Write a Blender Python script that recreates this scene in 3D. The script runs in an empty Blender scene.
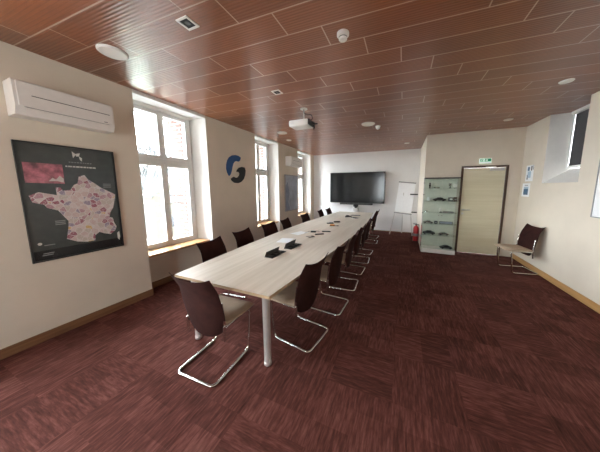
import bpy, bmesh, math, random
from mathutils import Vector, Matrix
random.seed(7)
scene = bpy.context.scene
COL = scene.collection
PI = math.pi
XL, XR, YD, YF, XC, ZC, YB = -3.42, 2.42, 6.15, 8.10, 0.50, 2.92, -2.6

# ------------------------------------------------------------------ materials
class NT:
    def __init__(s, name):
        s.m = bpy.data.materials.new(name); s.m.use_nodes = True
        s.t = s.m.node_tree; s.b = s.t.nodes['Principled BSDF']; s.out = s.t.nodes['Material Output']
    def n(s, typ, **kw):
        nd = s.t.nodes.new(typ)
        for k, v in kw.items(): setattr(nd, k, v)
        return nd
    def l(s, a, b): s.t.links.new(a, b)
    def set(s, nd, i, v):
        if hasattr(v, 'is_linked') or isinstance(v, bpy.types.NodeSocket): s.l(v, nd.inputs[i])
        else: nd.inputs[i].default_value = v
    def math(s, op, a, b=0.0, c=None):
        nd = s.n('ShaderNodeMath', operation=op); s.set(nd, 0, a); s.set(nd, 1, b)
        if c is not None: s.set(nd, 2, c)
        return nd.outputs[0]
    def xyz(s):
        tc = s.n('ShaderNodeTexCoord'); sp = s.n('ShaderNodeSeparateXYZ'); s.l(tc.outputs['Object'], sp.inputs[0])
        return tc.outputs['Object'], sp.outputs[0], sp.outputs[1], sp.outputs[2]
    def comb(s, x, y, z):
        nd = s.n('ShaderNodeCombineXYZ'); s.set(nd, 0, x); s.set(nd, 1, y); s.set(nd, 2, z); return nd.outputs[0]
    def noise(s, vec, scale, detail=3, rough=0.55):
        nd = s.n('ShaderNodeTexNoise'); s.set(nd, 'Vector', vec)
        nd.inputs['Scale'].default_value = scale; nd.inputs['Detail'].default_value = detail; nd.inputs['Roughness'].default_value = rough
        return nd.outputs['Fac']
    def white(s, vec):
        nd = s.n('ShaderNodeTexWhiteNoise', noise_dimensions='3D'); s.l(vec, nd.inputs['Vector']); return nd.outputs['Value']
    def mix(s, f, a, b):
        nd = s.n('ShaderNodeMix', data_type='RGBA'); s.set(nd, 0, f)
        for i, v in ((6, a), (7, b)):
            if isinstance(v, tuple): nd.inputs[i].default_value = (*v, 1)
            else: s.l(v, nd.inputs[i])
        return nd.outputs[2]
    def ramp(s, f, stops):
        nd = s.n('ShaderNodeValToRGB'); s.l(f, nd.inputs[0]); r = nd.color_ramp
        while len(r.elements) < len(stops): r.elements.new(0.5)
        for e, (p, c) in zip(r.elements, stops): e.position = p; e.color = (*c, 1)
        return nd.outputs[0]
    def bump(s, h, strength=0.3, dist=0.01):
        nd = s.n('ShaderNodeBump'); s.l(h, nd.inputs['Height']); nd.inputs['Strength'].default_value = strength; nd.inputs['Distance'].default_value = dist
        s.l(nd.outputs[0], s.b.inputs['Normal'])
    def fin(s, rough=0.5, metal=0.0, spec=None):
        if rough is not None: s.b.inputs['Roughness'].default_value = rough
        s.b.inputs['Metallic'].default_value = metal
        if spec is not None: s.b.inputs['Specular IOR Level'].default_value = spec
        return s.m
    def col(s, c): s.l(c, s.b.inputs['Base Color'])

def plain(name, c, rough=0.5, metal=0.0, var=0.12, scale=14, bump=0.0, spec=None, bscale=180):
    k = NT(name); v, x, y, z = k.xyz()
    f = k.noise(v, scale)
    a = tuple(max(0, q*(1-var)) for q in c); b = tuple(min(1, q*(1+var)) for q in c)
    k.col(k.ramp(f, [(0.3, a), (0.7, b)]))
    if bump: k.bump(k.noise(v, bscale, 2), bump, 0.004)
    return k.fin(rough, metal, spec)

def glow(name, c, e, s):
    k = NT(name); k.b.inputs['Base Color'].default_value = (*c, 1)
    k.b.inputs['Emission Color'].default_value = (*e, 1); k.b.inputs['Emission Strength'].default_value = s
    return k.fin(0.4)

def glass(name, tint=(1, 1, 1), refl=0.08):
    k = NT(name); v, x, y, z = k.xyz()
    tr = k.n('ShaderNodeBsdfTransparent'); tr.inputs[0].default_value = (*tint, 1)
    gl = k.n('ShaderNodeBsdfGlossy'); gl.inputs['Roughness'].default_value = 0.02
    fr = k.n('ShaderNodeFresnel'); fr.inputs[0].default_value = 1.45
    mx = k.n('ShaderNodeMixShader'); ge = k.n('ShaderNodeNewGeometry'); k.l(k.math('MULTIPLY', fr.outputs[0], k.math('SUBTRACT', 1.0, ge.outputs['Backfacing'])), mx.inputs[0]); k.l(tr.outputs[0], mx.inputs[1]); k.l(gl.outputs[0], mx.inputs[2])
    k.l(mx.outputs[0], k.out.inputs[0]); return k.m

def wood(name, c1, c2, axis='y', rough=0.4, scale=1.0, spec=0.4):
    k = NT(name); v, x, y, z = k.xyz()
    st = {'x': (2, 40, 40), 'y': (40, 2, 40), 'z': (40, 40, 2)}[axis]
    vec = k.comb(*[k.math('MULTIPLY', a, q*scale) for a, q in zip((x, y, z), st)])
    f = k.noise(vec, 1.0, 5, 0.6)
    vec2 = k.comb(*[k.math('MULTIPLY', a, q*scale*0.22) for a, q in zip((x, y, z), st)])
    g = k.noise(vec2, 1.0, 2)
    h = k.math('ADD', k.math('MULTIPLY', f, 0.6), k.math('MULTIPLY', g, 0.4))
    k.col(k.ramp(h, [(0.35, c1), (0.65, c2)])); k.bump(f, 0.08, 0.003)
    return k.fin(rough, 0, spec)

def ceiling_mat():
    k = NT('ceiling_panels'); v, x, y, z = k.xyz()
    yy = k.math('DIVIDE', k.math('SUBTRACT', k.math('SUBTRACT', y, k.math('MULTIPLY', x, 0.045)), 1.804), 0.252)
    row = k.math('FLOOR', yy); fy = k.math('SUBTRACT', yy, row)
    ux = k.math('DIVIDE', k.math('SUBTRACT', k.math('ADD', x, 0.69), k.math('MULTIPLY', row, 0.302)), 1.205)
    cx = k.math('FLOOR', ux); fx = k.math('SUBTRACT', ux, cx)
    seam = k.math('MAXIMUM', k.math('LESS_THAN', fy, 0.04), k.math('LESS_THAN', fx, 0.0085))
    gro = k.math('FRACT', k.math('MULTIPLY', yy, 10.0))
    gm = k.math('LESS_THAN', gro, 0.22)
    w = k.white(k.comb(cx, row, 3.0))
    g1 = k.noise(k.comb(k.math('MULTIPLY', x, 3), k.math('MULTIPLY', y, 60), w), 1.0, 4)
    g2 = k.noise(k.comb(k.math('MULTIPLY', x, 14), k.math('MULTIPLY', y, 40), 0.0), 1.0, 3)
    tone = k.math('ADD', k.math('MULTIPLY', g1, 0.5), k.math('ADD', k.math('MULTIPLY', g2, 0.25), k.math('MULTIPLY', w, 0.25)))
    c = k.ramp(tone, [(0.25, CEIL[0]), (0.75, CEIL[1])])
    c = k.mix(k.math('MULTIPLY', gm, 0.3), c, (0.06, 0.018, 0.01))
    c = k.mix(seam, c, (0.46, 0.35, 0.28))
    k.col(c)
    h = k.math('SUBTRACT', k.math('SINE', k.math('MULTIPLY', yy, 20*PI)), k.math('MULTIPLY', seam, 1.5))
    k.bump(h, 1.0, 0.0004)
    return k.fin(0.30, 0.0, 1.0)
CEIL = ((0.13, 0.036, 0.011), (0.26, 0.077, 0.025))

def carpet_mat():
    k = NT('carpet_tiles'); v, x, y, z = k.xyz()
    T = 0.5
    tx = k.math('FLOOR', k.math('DIVIDE', x, T)); ty = k.math('FLOOR', k.math('DIVIDE', y, T))
    o = k.math('GREATER_THAN', k.white(k.comb(tx, ty, 1.0)), 0.25)
    w = k.white(k.comb(tx, ty, 5.0))
    def stripes(ax, bx, seed, T2):
        a = k.noise(k.comb(k.math('MULTIPLY', ax, 72), k.math('MULTIPLY', bx, 9.0), seed), 1.0, 3, 0.65)
        b = k.noise(k.comb(k.math('MULTIPLY', ax, 40), k.math('MULTIPLY', bx, 3.5), k.math('ADD', seed, 9.0)), 1.0, 2)
        return k.math('ADD', k.math('MULTIPLY', a, 0.7), k.math('MULTIPLY', b, 0.3))
    sx = stripes(x, y, k.math('MULTIPLY', w, 40), T); sy = stripes(y, x, k.math('MULTIPLY', w, 40), T)
    s = k.math('ADD', k.math('MULTIPLY', sx, o), k.math('MULTIPLY', sy, k.math('SUBTRACT', 1.0, o)))
    bx = k.math('FLOOR', k.math('DIVIDE', x, 0.25)); by = k.math('FLOOR', k.math('DIVIDE', y, 0.167))
    w2 = k.white(k.comb(bx, by, 2.0))
    s = k.math('ADD', s, k.math('ADD', k.math('MULTIPLY', k.math('SUBTRACT', w2, 0.5), 0.12), k.math('MULTIPLY', k.math('SUBTRACT', w, 0.5), 0.03)))
    k.col(k.ramp(s, [(0.24, (0.034, 0.0115, 0.0085)), (0.5, (0.094, 0.0312, 0.024)), (0.76, (0.20, 0.079, 0.063))]))
    k.bump(k.math('ADD', s, k.math('MULTIPLY', k.noise(v, 400, 2), 0.6)), 0.5, 0.006)
    return k.fin(0.95, 0, 0.1)

def brick_mat():
    k = NT('red_brick'); v, x, y, z = k.xyz()
    b = k.n('ShaderNodeTexBrick'); k.l(k.comb(k.math('ADD', x, y), z, 0.0), b.inputs['Vector'])
    b.inputs['Scale'].default_value = 1.0; b.inputs['Brick Width'].default_value = 0.22; b.inputs['Row Height'].default_value = 0.075
    b.inputs['Mortar Size'].default_value = 0.012
    b.inputs['Color1'].default_value = (0.068, 0.028, 0.019, 1); b.inputs['Color2'].default_value = (0.09, 0.042, 0.029, 1); b.inputs['Mortar'].default_value = (0.22, 0.20, 0.18, 1)
    k.col(b.outputs['Color']); return k.fin(0.85)

def map_mat():
    k = NT('map_regions'); v, x, y, z = k.xyz()
    vo = k.n('ShaderNodeTexVoronoi', feature='F1'); k.l(v, vo.inputs['Vector']); vo.inputs['Scale'].default_value = 21
    sp = k.n('ShaderNodeSeparateColor'); k.l(vo.outputs['Color'], sp.inputs[0])
    c = k.ramp(sp.outputs[0], [(0.0, (0.30, 0.09, 0.13)), (0.14, (0.60, 0.47, 0.45)), (0.32, (0.45, 0.26, 0.29)), (0.46, (0.55, 0.48, 0.43)), (0.62, (0.30, 0.25, 0.33)), (0.74, (0.66, 0.56, 0.54)), (0.95, (0.62, 0.42, 0.16))])
    c.node.color_ramp.interpolation = 'CONSTANT'
    e = k.n('ShaderNodeTexVoronoi', feature='DISTANCE_TO_EDGE'); k.l(v, e.inputs['Vector']); e.inputs['Scale'].default_value = 21
    c2 = k.mix(k.math('LESS_THAN', e.outputs['Distance'], 0.05), c, (0.68, 0.64, 0.62))
    n = k.noise(v, 90, 2)
    k.col(k.mix(k.math('MULTIPLY', k.math('GREATER_THAN', n, 0.58), 0.5), c2, (0.75, 0.7, 0.68)))
    return k.fin(0.3)

def foliage(name, a, b):
    k = NT(name); v, x, y, z = k.xyz(); k.col(k.ramp(k.noise(v, 9, 4), [(0.3, a), (0.7, b)])); return k.fin(0.8)

M = {}
M['ceiling'] = ceiling_mat(); M['carpet'] = carpet_mat(); M['brick'] = brick_mat(); M['map'] = map_mat()
M['wall'] = plain('cream_wall_paint', (0.70, 0.622, 0.515), 0.9, bump=0.25, var=0.03, scale=3, bscale=120)
M['wall_white'] = plain('white_wall_paint', (0.84, 0.83, 0.82), 0.9, bump=0.15, var=0.02, scale=3, bscale=120)
M['reveal'] = plain('reveal_paint', (0.82, 0.80, 0.76), 0.6, var=0.02)
M['upvc'] = plain('white_window_frame', (0.80, 0.80, 0.78), 0.35, var=0.02)
M['glass'] = glass('window_glass', (0.93, 0.95, 0.95))
M['cglass'] = glass('cabinet_glass', (0.945, 0.97, 0.955))
M['sill'] = wood('sill_wood', (0.36, 0.19, 0.08), (0.52, 0.30, 0.14), 'y', 0.35)
M['base_dark'] = wood('brown_baseboard', (0.14, 0.065, 0.03), (0.24, 0.12, 0.055), 'y', 0.5)
M['base_oak'] = wood('oak_baseboard', (0.42, 0.22, 0.08), (0.56, 0.32, 0.13), 'y', 0.45)
M['table'] = wood('pale_oak_laminate', (0.55, 0.475, 0.375), (0.70, 0.63, 0.53), 'y', 0.35, 0.55)
M['table_edge'] = plain('table_edge_band', (0.36, 0.25, 0.15), 0.45)
M['chrome'] = plain('chrome', (0.72, 0.70, 0.67), 0.18, 1.0, var=0.04)
M['satin'] = plain('satin_aluminium', (0.66, 0.64, 0.61), 0.38, 0.55, var=0.04)
M['back'] = plain('wine_brown_fabric', (0.032, 0.0105, 0.0085), 0.8, bump=0.3, var=0.2, spec=0.12)
M['seat'] = plain('beige_fabric', (0.40, 0.30, 0.21), 0.8, bump=0.3, var=0.08)
M['black'] = plain('black_plastic', (0.012, 0.012, 0.013), 0.4, var=0.2)
M['dgrey'] = plain('dark_grey_plastic', (0.055, 0.055, 0.052), 0.45)
M['lid'] = plain('port_lid_grey', (0.085, 0.085, 0.078), 0.5)
M['grey'] = plain('mid_grey_plastic', (0.28, 0.28, 0.28), 0.5)
M['white'] = plain('white_plastic', (0.78, 0.76, 0.72), 0.4, var=0.03)
M['paper'] = plain('white_paper', (0.90, 0.91, 0.92), 0.8, var=0.02)
M['screen'] = plain('screen_glass', (0.006, 0.006, 0.007), 0.14, var=0.1, spec=0.3)
M['door'] = wood('pale_door_veneer', (0.66, 0.59, 0.40), (0.76, 0.70, 0.52), 'x', 0.45, 0.5)
M['door_frame'] = wood('dark_door_frame', (0.05, 0.025, 0.014), (0.10, 0.05, 0.03), 'z', 0.4)
M['red'] = plain('red_enamel', (0.40, 0.015, 0.02), 0.3)
M['blue'] = plain('logo_blue', (0.025, 0.09, 0.24), 0.4)
M['navy'] = plain('print_navy', (0.05, 0.14, 0.24), 0.5, var=0.3, scale=40)
M['lblue'] = plain('print_pale_blue', (0.42, 0.55, 0.66), 0.5, var=0.2, scale=30)
M['poster'] = plain('poster_glare_grey', (0.045, 0.052, 0.050), 0.22, var=0.15, spec=0.6)  # black sheet lifted to grey-green, its reflection put into the colour
M['poster_d'] = plain('poster_darker', (0.012, 0.012, 0.014), 0.25)
M['inset'] = plain('inset_pink', (0.36, 0.12, 0.15), 0.3, var=0.75, scale=16)
M['ink'] = plain('pale_ink', (0.62, 0.60, 0.56), 0.4)
M['ink_dim'] = plain('dim_ink', (0.22, 0.23, 0.23), 0.4)
M['greyart'] = plain('grey_blue_print', (0.36, 0.40, 0.48), 0.3, var=0.25, scale=4)
M['greyart2'] = plain('print_dark_blue', (0.20, 0.24, 0.32), 0.3, var=0.25, scale=4)  # darker blue of the shape in the print
M['green'] = glow('exit_green', (0.01, 0.16, 0.07), (0.01, 0.30, 0.13), 0.35)
M['exitwhite'] = glow('exit_white', (0.8, 0.9, 0.82), (0.75, 1.0, 0.85), 0.45)
M['frost'] = plain('frosted_back_panel', (0.62, 0.64, 0.56), 0.35, var=0.05)
M['orange'] = plain('orange_plastic', (0.75, 0.27, 0.04), 0.4)
M['silver'] = plain('silver_trophy', (0.66, 0.66, 0.64), 0.25, 0.9)
M['blind'] = plain('dark_blind_fabric', (0.045, 0.042, 0.044), 0.8, var=0.1, bump=0.3)
M['lamp_glass'] = plain('opal_diffuser', (0.84, 0.82, 0.76), 0.4, var=0.02)
M['hole'] = plain('lamp_black', (0.006, 0.006, 0.006), 0.8)
M['asphalt'] = plain('pale_gravel', (0.6, 0.6, 0.59), 0.9)
M['hedge'] = foliage('hedge_leaves', (0.012, 0.021, 0.006), (0.024, 0.036, 0.012))
M['tree'] = foliage('tree_twigs', (0.026, 0.026, 0.026), (0.04, 0.04, 0.039))
M['grass'] = foliage('garden_grass', (0.20, 0.24, 0.14), (0.28, 0.32, 0.2))
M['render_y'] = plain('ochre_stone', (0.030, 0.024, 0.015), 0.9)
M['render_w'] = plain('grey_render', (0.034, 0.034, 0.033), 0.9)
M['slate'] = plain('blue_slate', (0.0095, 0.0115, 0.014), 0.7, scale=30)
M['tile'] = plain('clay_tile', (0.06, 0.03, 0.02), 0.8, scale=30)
M['hill'] = foliage('far_hill', (0.04, 0.045, 0.05), (0.05, 0.055, 0.06))

# ------------------------------------------------------------------ mesh helpers
class MB:
    def __init__(s): s.b = bmesh.new()
    def box(s, x0, x1, y0, y1, z0, z1, bev=0.0, seg=2, mat=None):
        r = bmesh.ops.create_cube(s.b, size=1.0); vs = r['verts']
        T = Matrix.Translation(((x0+x1)/2, (y0+y1)/2, (z0+z1)/2)) @ Matrix.Diagonal((abs(x1-x0), abs(y1-y0), abs(z1-z0), 1))
        bmesh.ops.transform(s.b, matrix=T, verts=vs)
        if bev > 0:
            es = list({e for v in vs for e in v.link_edges})
            bm2 = bmesh.ops.bevel(s.b, geom=es, offset=bev, segments=seg, affect='EDGES', profile=0.5)
            vs = list({v for f in bm2['faces'] for v in f.verts})
        if mat is not None: bmesh.ops.transform(s.b, matrix=mat, verts=s._island(vs))
        return s
    def _island(s, vs):
        seen = set(vs); st = list(vs)
        while st:
            v = st.pop()
            for e in v.link_edges:
                o = e.other_vert(v)
                if o not in seen: seen.add(o); st.append(o)
        return list(seen)
    def prism(s, pts, lo, hi, axis='z'):
        def P(a, b, h): return {'z': (a, b, h), 'x': (h, a, b), 'y': (a, h, b)}[axis]
        A = [s.b.verts.new(P(a, b, lo)) for a, b in pts]; B = [s.b.verts.new(P(a, b, hi)) for a, b in pts]
        n = len(pts)
        s.b.faces.new(A[::-1]); s.b.faces.new(B)
        for i in range(n): s.b.faces.new((A[i], A[(i+1) % n], B[(i+1) % n], B[i]))
        return s
    def lathe(s, prof, c=(0, 0, 0), seg=20, mat=None):
        rings = []; new = []
        for r, z in prof:
            if r < 1e-6: rings.append([s.b.verts.new((0, 0, z))])
            else: rings.append([s.b.verts.new((r*math.cos(2*PI*i/seg), r*math.sin(2*PI*i/seg), z)) for i in range(seg)])
            new += rings[-1]
        for a, b in zip(rings, rings[1:]):
            for i in range(seg):
                j = (i+1) % seg
                if len(a) == 1 and len(b) == 1: continue
                if len(a) == 1: s.b.faces.new((a[0], b[i], b[j]))
                elif len(b) == 1: s.b.faces.new((a[i], b[0], a[j]))
                else: s.b.faces.new((a[i], b[i], b[j], a[j]))
        for q in (rings[0], rings[-1]):
            if len(q) > 1:
                try: s.b.faces.new(q)
                except Exception: pass
        T = Matrix.Translation(c) @ (mat if mat is not None else Matrix.Identity(4))
        bmesh.ops.transform(s.b, matrix=T, verts=new)
        return s
    def tube(s, pts, r, seg=10, closed=False, cap=True):
        pts = [Vector(p) for p in pts]; n = len(pts); rings = []
        ref = None
        for i, p in enumerate(pts):
            a = pts[i-1] if (i > 0 or closed) else p; b = pts[(i+1) % n] if (i < n-1 or closed) else p
            t = (b-a).normalized()
            if ref is None:
                ref = t.cross(Vector((0, 0, 1)))
                if ref.length < 1e-3: ref = t.cross(Vector((0, 1, 0)))
                ref.normalize()
            ref = (ref - t*ref.dot(t)).normalized(); q = t.cross(ref)
            rings.append([s.b.verts.new(p + r*(ref*math.cos(2*PI*k/seg) + q*math.sin(2*PI*k/seg))) for k in range(seg)])
        m = n if closed else n-1
        for i in range(m):
            a, b = rings[i], rings[(i+1) % n]
            for k in range(seg):
                j = (k+1) % seg; s.b.faces.new((a[k], a[j], b[j], b[k]))
        if cap and not closed: s.b.faces.new(rings[0][::-1]); s.b.faces.new(rings[-1])
        return s
    def sphere(s, c, r, sc=(1, 1, 1), seg=16):
        rr = bmesh.ops.create_uvsphere(s.b, u_segments=seg, v_segments=max(6, seg//2), radius=r)
        bmesh.ops.transform(s.b, matrix=Matrix.Translation(c) @ Matrix.Diagonal((*sc, 1)), verts=rr['verts']); return s
    def build(s, name, mat, parent=None, smooth=False, loc=None):
        me = bpy.data.meshes.new(name)
        bmesh.ops.recalc_face_normals(s.b, faces=s.b.faces[:])
        if loc is not None: bmesh.ops.transform(s.b, matrix=Matrix.Translation(-Vector(loc)), verts=s.b.verts[:])
        s.b.to_mesh(me); s.b.free()
        for m in (mat if isinstance(mat, (list, tuple)) else [mat]): me.materials.append(m)
        if smooth:
            for p in me.polygons: p.use_smooth = True
            try: me.set_sharp_from_angle(angle=math.radians(38))
            except Exception: pass
        o = bpy.data.objects.new(name, me); COL.objects.link(o)
        if loc is not None: o.location = loc
        if parent is not None: o.parent = parent
        return o

def fillet(pts, r, n=5):
    pts = [Vector(p) for p in pts]; out = [pts[0]]
    for i in range(1, len(pts)-1):
        p = pts[i]; a = (pts[i-1]-p); b = (pts[i+1]-p)
        d = min(r, a.length*0.49, b.length*0.49); a.normalize(); b.normalize()
        A = p+a*d; B = p+b*d
        for k in range(n+1):
            t = k/n; out.append((1-t)**2*A + 2*t*(1-t)*p + t*t*B)
    out.append(pts[-1]); return out

def empty(name, loc=(0, 0, 0), rz=0.0):
    o = bpy.data.objects.new(name, None); COL.objects.link(o); o.location = loc; o.rotation_euler = (0, 0, rz); o.empty_display_size = 0.1; return o
def tag(o, label, cat, group=None):
    o['label'] = label; o['category'] = cat
    if group: o['group'] = group
    return o
def struct(o): o['kind'] = 'structure'; return o
def dup(root, loc, rz):
    r = root.copy(); COL.objects.link(r); r.location = loc; r.rotation_euler = (0, 0, rz)
    for ch in list(root.children):
        c = ch.copy(); COL.objects.link(c); c.parent = r
        for g in list(ch.children):
            d = g.copy(); COL.objects.link(d); d.parent = c
    return r
def rotz(a): return Matrix.Rotation(a, 4, 'Z')

# ------------------------------------------------------------------ room shell
struct(MB().box(XL-0.3, XR+0.3, YB-0.1, YF+0.1, -0.12, 0.0).build('floor', M['carpet']))
struct(MB().box(XL-0.4, XR+0.5, YB-0.1, YF+0.1, ZC, ZC+0.15).build('ceiling', M['ceiling']))
WIN = [(-2.45, -1.15), (-0.95, 0.45), (1.83, 2.97), (4.37, 5.42), (6.66, 7.76)]  # first two unseen, added and widened for more light near the camera
wl = MB(); prev = YB
for i, (a, b) in enumerate(WIN):
    p0 = (XL, WIN[i-1][1]) if i else (XL, YB); pb0 = (-3.80, WIN[i-1][1]-0.11) if i else (-3.80, YB)
    wl.prism([p0, (XL, a), (-3.80, a-0.02), pb0], 0, ZC)
wl.prism([(XL, WIN[-1][1]), (XL, YF+0.05), (-3.80, YF+0.05), (-3.80, WIN[-1][1]-0.11)], 0, ZC)
for a, b in WIN:
    wl.box(-3.80, -3.66, a-0.02, b-0.08, 0, 0.58)
wl.b.normal_update(); bmesh.ops.recalc_face_normals(wl.b, faces=wl.b.faces[:])
for f in wl.b.faces:                     # painted reveals are white, the room faces cream
    if abs(f.normal.y) > 0.7: f.material_index = 1
struct(wl.build('wall_left', [M['wall'], M['reveal']]))
struct(MB().box(XL, XC+0.1, YF, YF+0.1, 0, ZC).build('wall_far', M['wall_white']))
struct(MB().box(XC, XC+0.12, YD+0.12, YF, 0, ZC).build('wall_return', M['wall']))
wd = MB(); DX0, DX1, DZ = 1.285, 2.185, 2.12
wd.box(XC, DX0, YD, YD+0.12, 0, ZC).box(DX1, XR+0.05, YD, YD+0.12, 0, ZC).box(DX0, DX1, YD, YD+0.12, DZ, ZC)
struct(wd.build('wall_door_side', M['wall']))
wr = MB(); RY0, RY1, RZ = 4.46, 5.36, 1.69
wr.box(XR, XR+0.36, YB, RY0, 0, ZC).prism([(XR, RY1), (XR, YD), (XR+0.36, YD), (XR+0.36, 5.31), (XR+0.26, 5.32)], 0, ZC)
V = [(XR, RZ), (XR+0.36, 1.96), (XR+0.36, 0), (XR, 0)]
wr.prism(V, RY0, RY1, 'y')
bmesh.ops.recalc_face_normals(wr.b, faces=wr.b.faces[:])
for f in wr.b.faces:
    c = f.calc_center_median()
    if 4.3 < c.y < 5.5 and c.z > 1.2 and f.normal.x > -0.97: f.material_index = 1
struct(wr.build('wall_right', [M['wall'], M['reveal']]))
BX0, BX1, BZ0, BZ1 = -1.95, -1.35, 0.60, 2.60      # unseen window behind the photographer, added for the bright near-left side
wb = MB().box(XL-0.38, BX0, YB-0.25, YB, 0, ZC).box(BX1, XR+0.36, YB-0.25, YB, 0, ZC).box(BX0, BX1, YB-0.25, YB, 0, BZ0).box(BX0, BX1, YB-0.25, YB, BZ1, ZC)
struct(wb.build('wall_behind', M['wall']))
# white soffits over the left windows
for i, (a, b) in enumerate(WIN):
    t = MB().box(-3.80, XL+0.004, a, b-0.004, 2.872, ZC-0.001); t.box(-3.69, -3.66, a+0.01, b-0.10, 2.825, 2.873)
    struct(t.build('trim_%d' % (i+1), M['reveal']))
# baseboards
bl = MB(); H = 0.095
segs = [(YB, WIN[0][0])] + [(WIN[i][1], WIN[i+1][0]) for i in range(len(WIN)-1)] + [(WIN[-1][1], YF)]
for a, b in segs: bl.box(XL, XL+0.014, a, b, 0, H)
for a, b in WIN:
    bl.box(-3.66, -3.647, a-0.01, b-0.085, 0, H)
    bl.box(-3.66, XL, a-0.001, a+0.012, 0, H); bl.prism([(XL, b), (-3.66, b-0.075), (-3.66, b-0.087), (XL, b-0.012)], 0, H)
struct(bl.build('baseboard_left', M['base_dark']))
struct(MB().box(XR-0.014, XR, YB, YD, 0, 0.10).build('baseboard_right', M['base_oak']))
struct(MB().box(XL+0.014, XC, YF-0.012, YF, 0, 0.03).build('baseboard_far', M['base_dark']))

# ------------------------------------------------------------------ windows
def build_window(idx, a, b):
    root = struct(empty('window_%d' % idx, (-3.735, (a+b)/2, 0.58)))
    L = root.location.copy()
    def part(m, name, mat, par=root, smooth=False):
        o = m.build(name, mat, None, smooth); base = Vector((0, 0, 0)); p = par
        off = L if par is root else Vector((0, 0, 0))
        o.data.transform(Matrix.Translation(-L)); o.parent = par
        return o
    y0, y1, z0, z1 = a-0.02, b-0.115, 0.60, 2.872
    yc = (y0+y1)/2; x0, x1 = -3.79, -3.70; tz0, tz1 = 1.97, 2.11
    f = MB().box(x0, x1, y0, y0+0.06, z0, z1, 0.006).box(x0, x1, y1-0.06, y1, z0, z1, 0.006)
    f.box(x0, x1, y0+0.05, y1-0.05, z0, z0+0.06, 0.006).box(x0, x1, y0+0.05, y1-0.05, z1-0.06, z1, 0.006)
    f.box(x0, x1-0.004, y0+0.05, y1-0.05, tz0+0.03, tz1-0.03, 0.006)
    part(f, 'frame', M['upvc'])
    for (za, zb) in ((z0+0.055, tz0+0.035), (tz1-0.035, z1-0.055)):
        for (ya, yb) in ((y0+0.055, yc), (yc, y1-0.055)):
            w = 0.05
            s = MB().box(x0+0.02, x1+0.012, ya, ya+w, za, zb, 0.005).box(x0+0.02, x1+0.012, yb-w, yb, za, zb, 0.005)
            s.box(x0+0.02, x1+0.012, ya+w-0.006, yb-w+0.006, za, za+w, 0.005).box(x0+0.02, x1+0.012, ya+w-0.006, yb-w+0.006, zb-w, zb, 0.005)
            so = part(s, 'sash', M['upvc'])
            part(MB().box(x0+0.045, x0+0.053, ya+w-0.004, yb-w+0.004, za+w-0.004, zb-w+0.004), 'pane', M['glass'], so)
    for hz in (1.36, 2.34):
        h = MB().box(x1+0.008, x1+0.022, yc-0.018, yc+0.018, hz-0.05, hz+0.05, 0.005).tube(fillet([(x1+0.02, yc, hz), (x1+0.055, yc, hz), (x1+0.055, yc, hz-0.11)], 0.012), 0.009, 8)
        part(h, 'handle', M['white'], root, True)
    part(MB().box(-3.70, XL+0.03, a-0.005, b-0.085, 0.58, 0.615, 0.006).box(-3.79, -3.70, y0, y1, 0.58, 0.60), 'sill_board', M['sill'])
for i, (a, b) in enumerate(WIN): build_window(i+1, a, b)
# outer brick skin of the building
bo = MB(); prev = YB-0.5
XA, XB = -4.20, -3.802
for a, b in WIN:
    bo.box(XA, XB, prev, a+0.03, -3, 3.2).box(XA, XB, a+0.03, b-0.21, -3, 0.56).box(XA, XB, a+0.03, b-0.21, 2.86, 3.2); prev = b-0.21
bo.box(XA, XB, prev, YF+0.6, -3, 3.2)
struct(bo.build('wall_brick_outside', M['brick']))
for a, b in WIN[2:4]:
    g = empty('window_guard_rail', (-4.0, (a+b)/2, 1.3))
    for z in (0, 0.15):
        o = MB().tube([(0, a+0.03-(a+b)/2, z+0.02), (0, b-0.21-(a+b)/2, z+0.02)], 0.009, 8).build('rail', M['dgrey'], g, True)
    tag(g, 'thin dark horizontal guard bars outside the %s window' % ('nearest visible left-hand' if a < 2 else 'second left-hand'), 'guard rail', 'guard bars outside windows')

w0 = struct(empty('window_7', ((BX0+BX1)/2, YB-0.15, BZ0))); f = MB(); hw_, hh_ = (BX1-BX0)/2, BZ1-BZ0
for x in (-hw_, -0.03, hw_-0.06): f.box(x, x+0.06, -0.04, 0.04, 0, hh_, 0.005)
for z in (0, 1.3, hh_-0.06): f.box(-hw_+0.05, hw_-0.05, -0.038, 0.038, z, z+0.06, 0.005)
f.build('frame', M['upvc'], w0)
for a, b in ((-hw_+0.05, -0.02), (0.02, hw_-0.05)):
    for za, zb in ((0.05, 1.31), (1.35, hh_-0.05)): MB().box(a, b, -0.004, 0.004, za, zb).build('pane', M['glass'], w0)
# right-hand slit window with its dark blind
w5 = struct(empty('window_6', (XR+0.30, 4.9, 1.95)))
def wp(m, name, mat):
    o = m.build(name, mat); o.data.transform(Matrix.Translation(-w5.location)); o.parent = w5; return o
f = MB()
for y in (RY0, 5.272): f.box(XR+0.275, XR+0.345, y, y+0.045, 1.95, ZC-0.002, 0.004)
f.box(XR+0.275, XR+0.345, RY0+0.04, 5.275, 1.95, 1.99, 0.004).box(XR+0.275, XR+0.345, RY0+0.04, 5.275, ZC-0.05, ZC-0.002, 0.004)
wp(f, 'frame', M['upvc'])
wp(MB().box(XR+0.31, XR+0.316, RY0+0.03, 5.29, 1.96, ZC-0.03), 'pane', M['glass'])
bd = wp(MB().box(XR+0.288, XR+0.293, RY0+0.05, 5.266, 1.994, 2.875).tube([(XR+0.29, RY0+0.05, 1.998), (XR+0.29, 5.266, 1.998)], 0.008, 8), 'blind', M['blind'])
wp(MB().box(XR+0.225, XR+0.274, RY0+0.015, 5.27, 2.868, ZC-0.002, 0.008), 'blind_cassette', M['white'])
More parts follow.
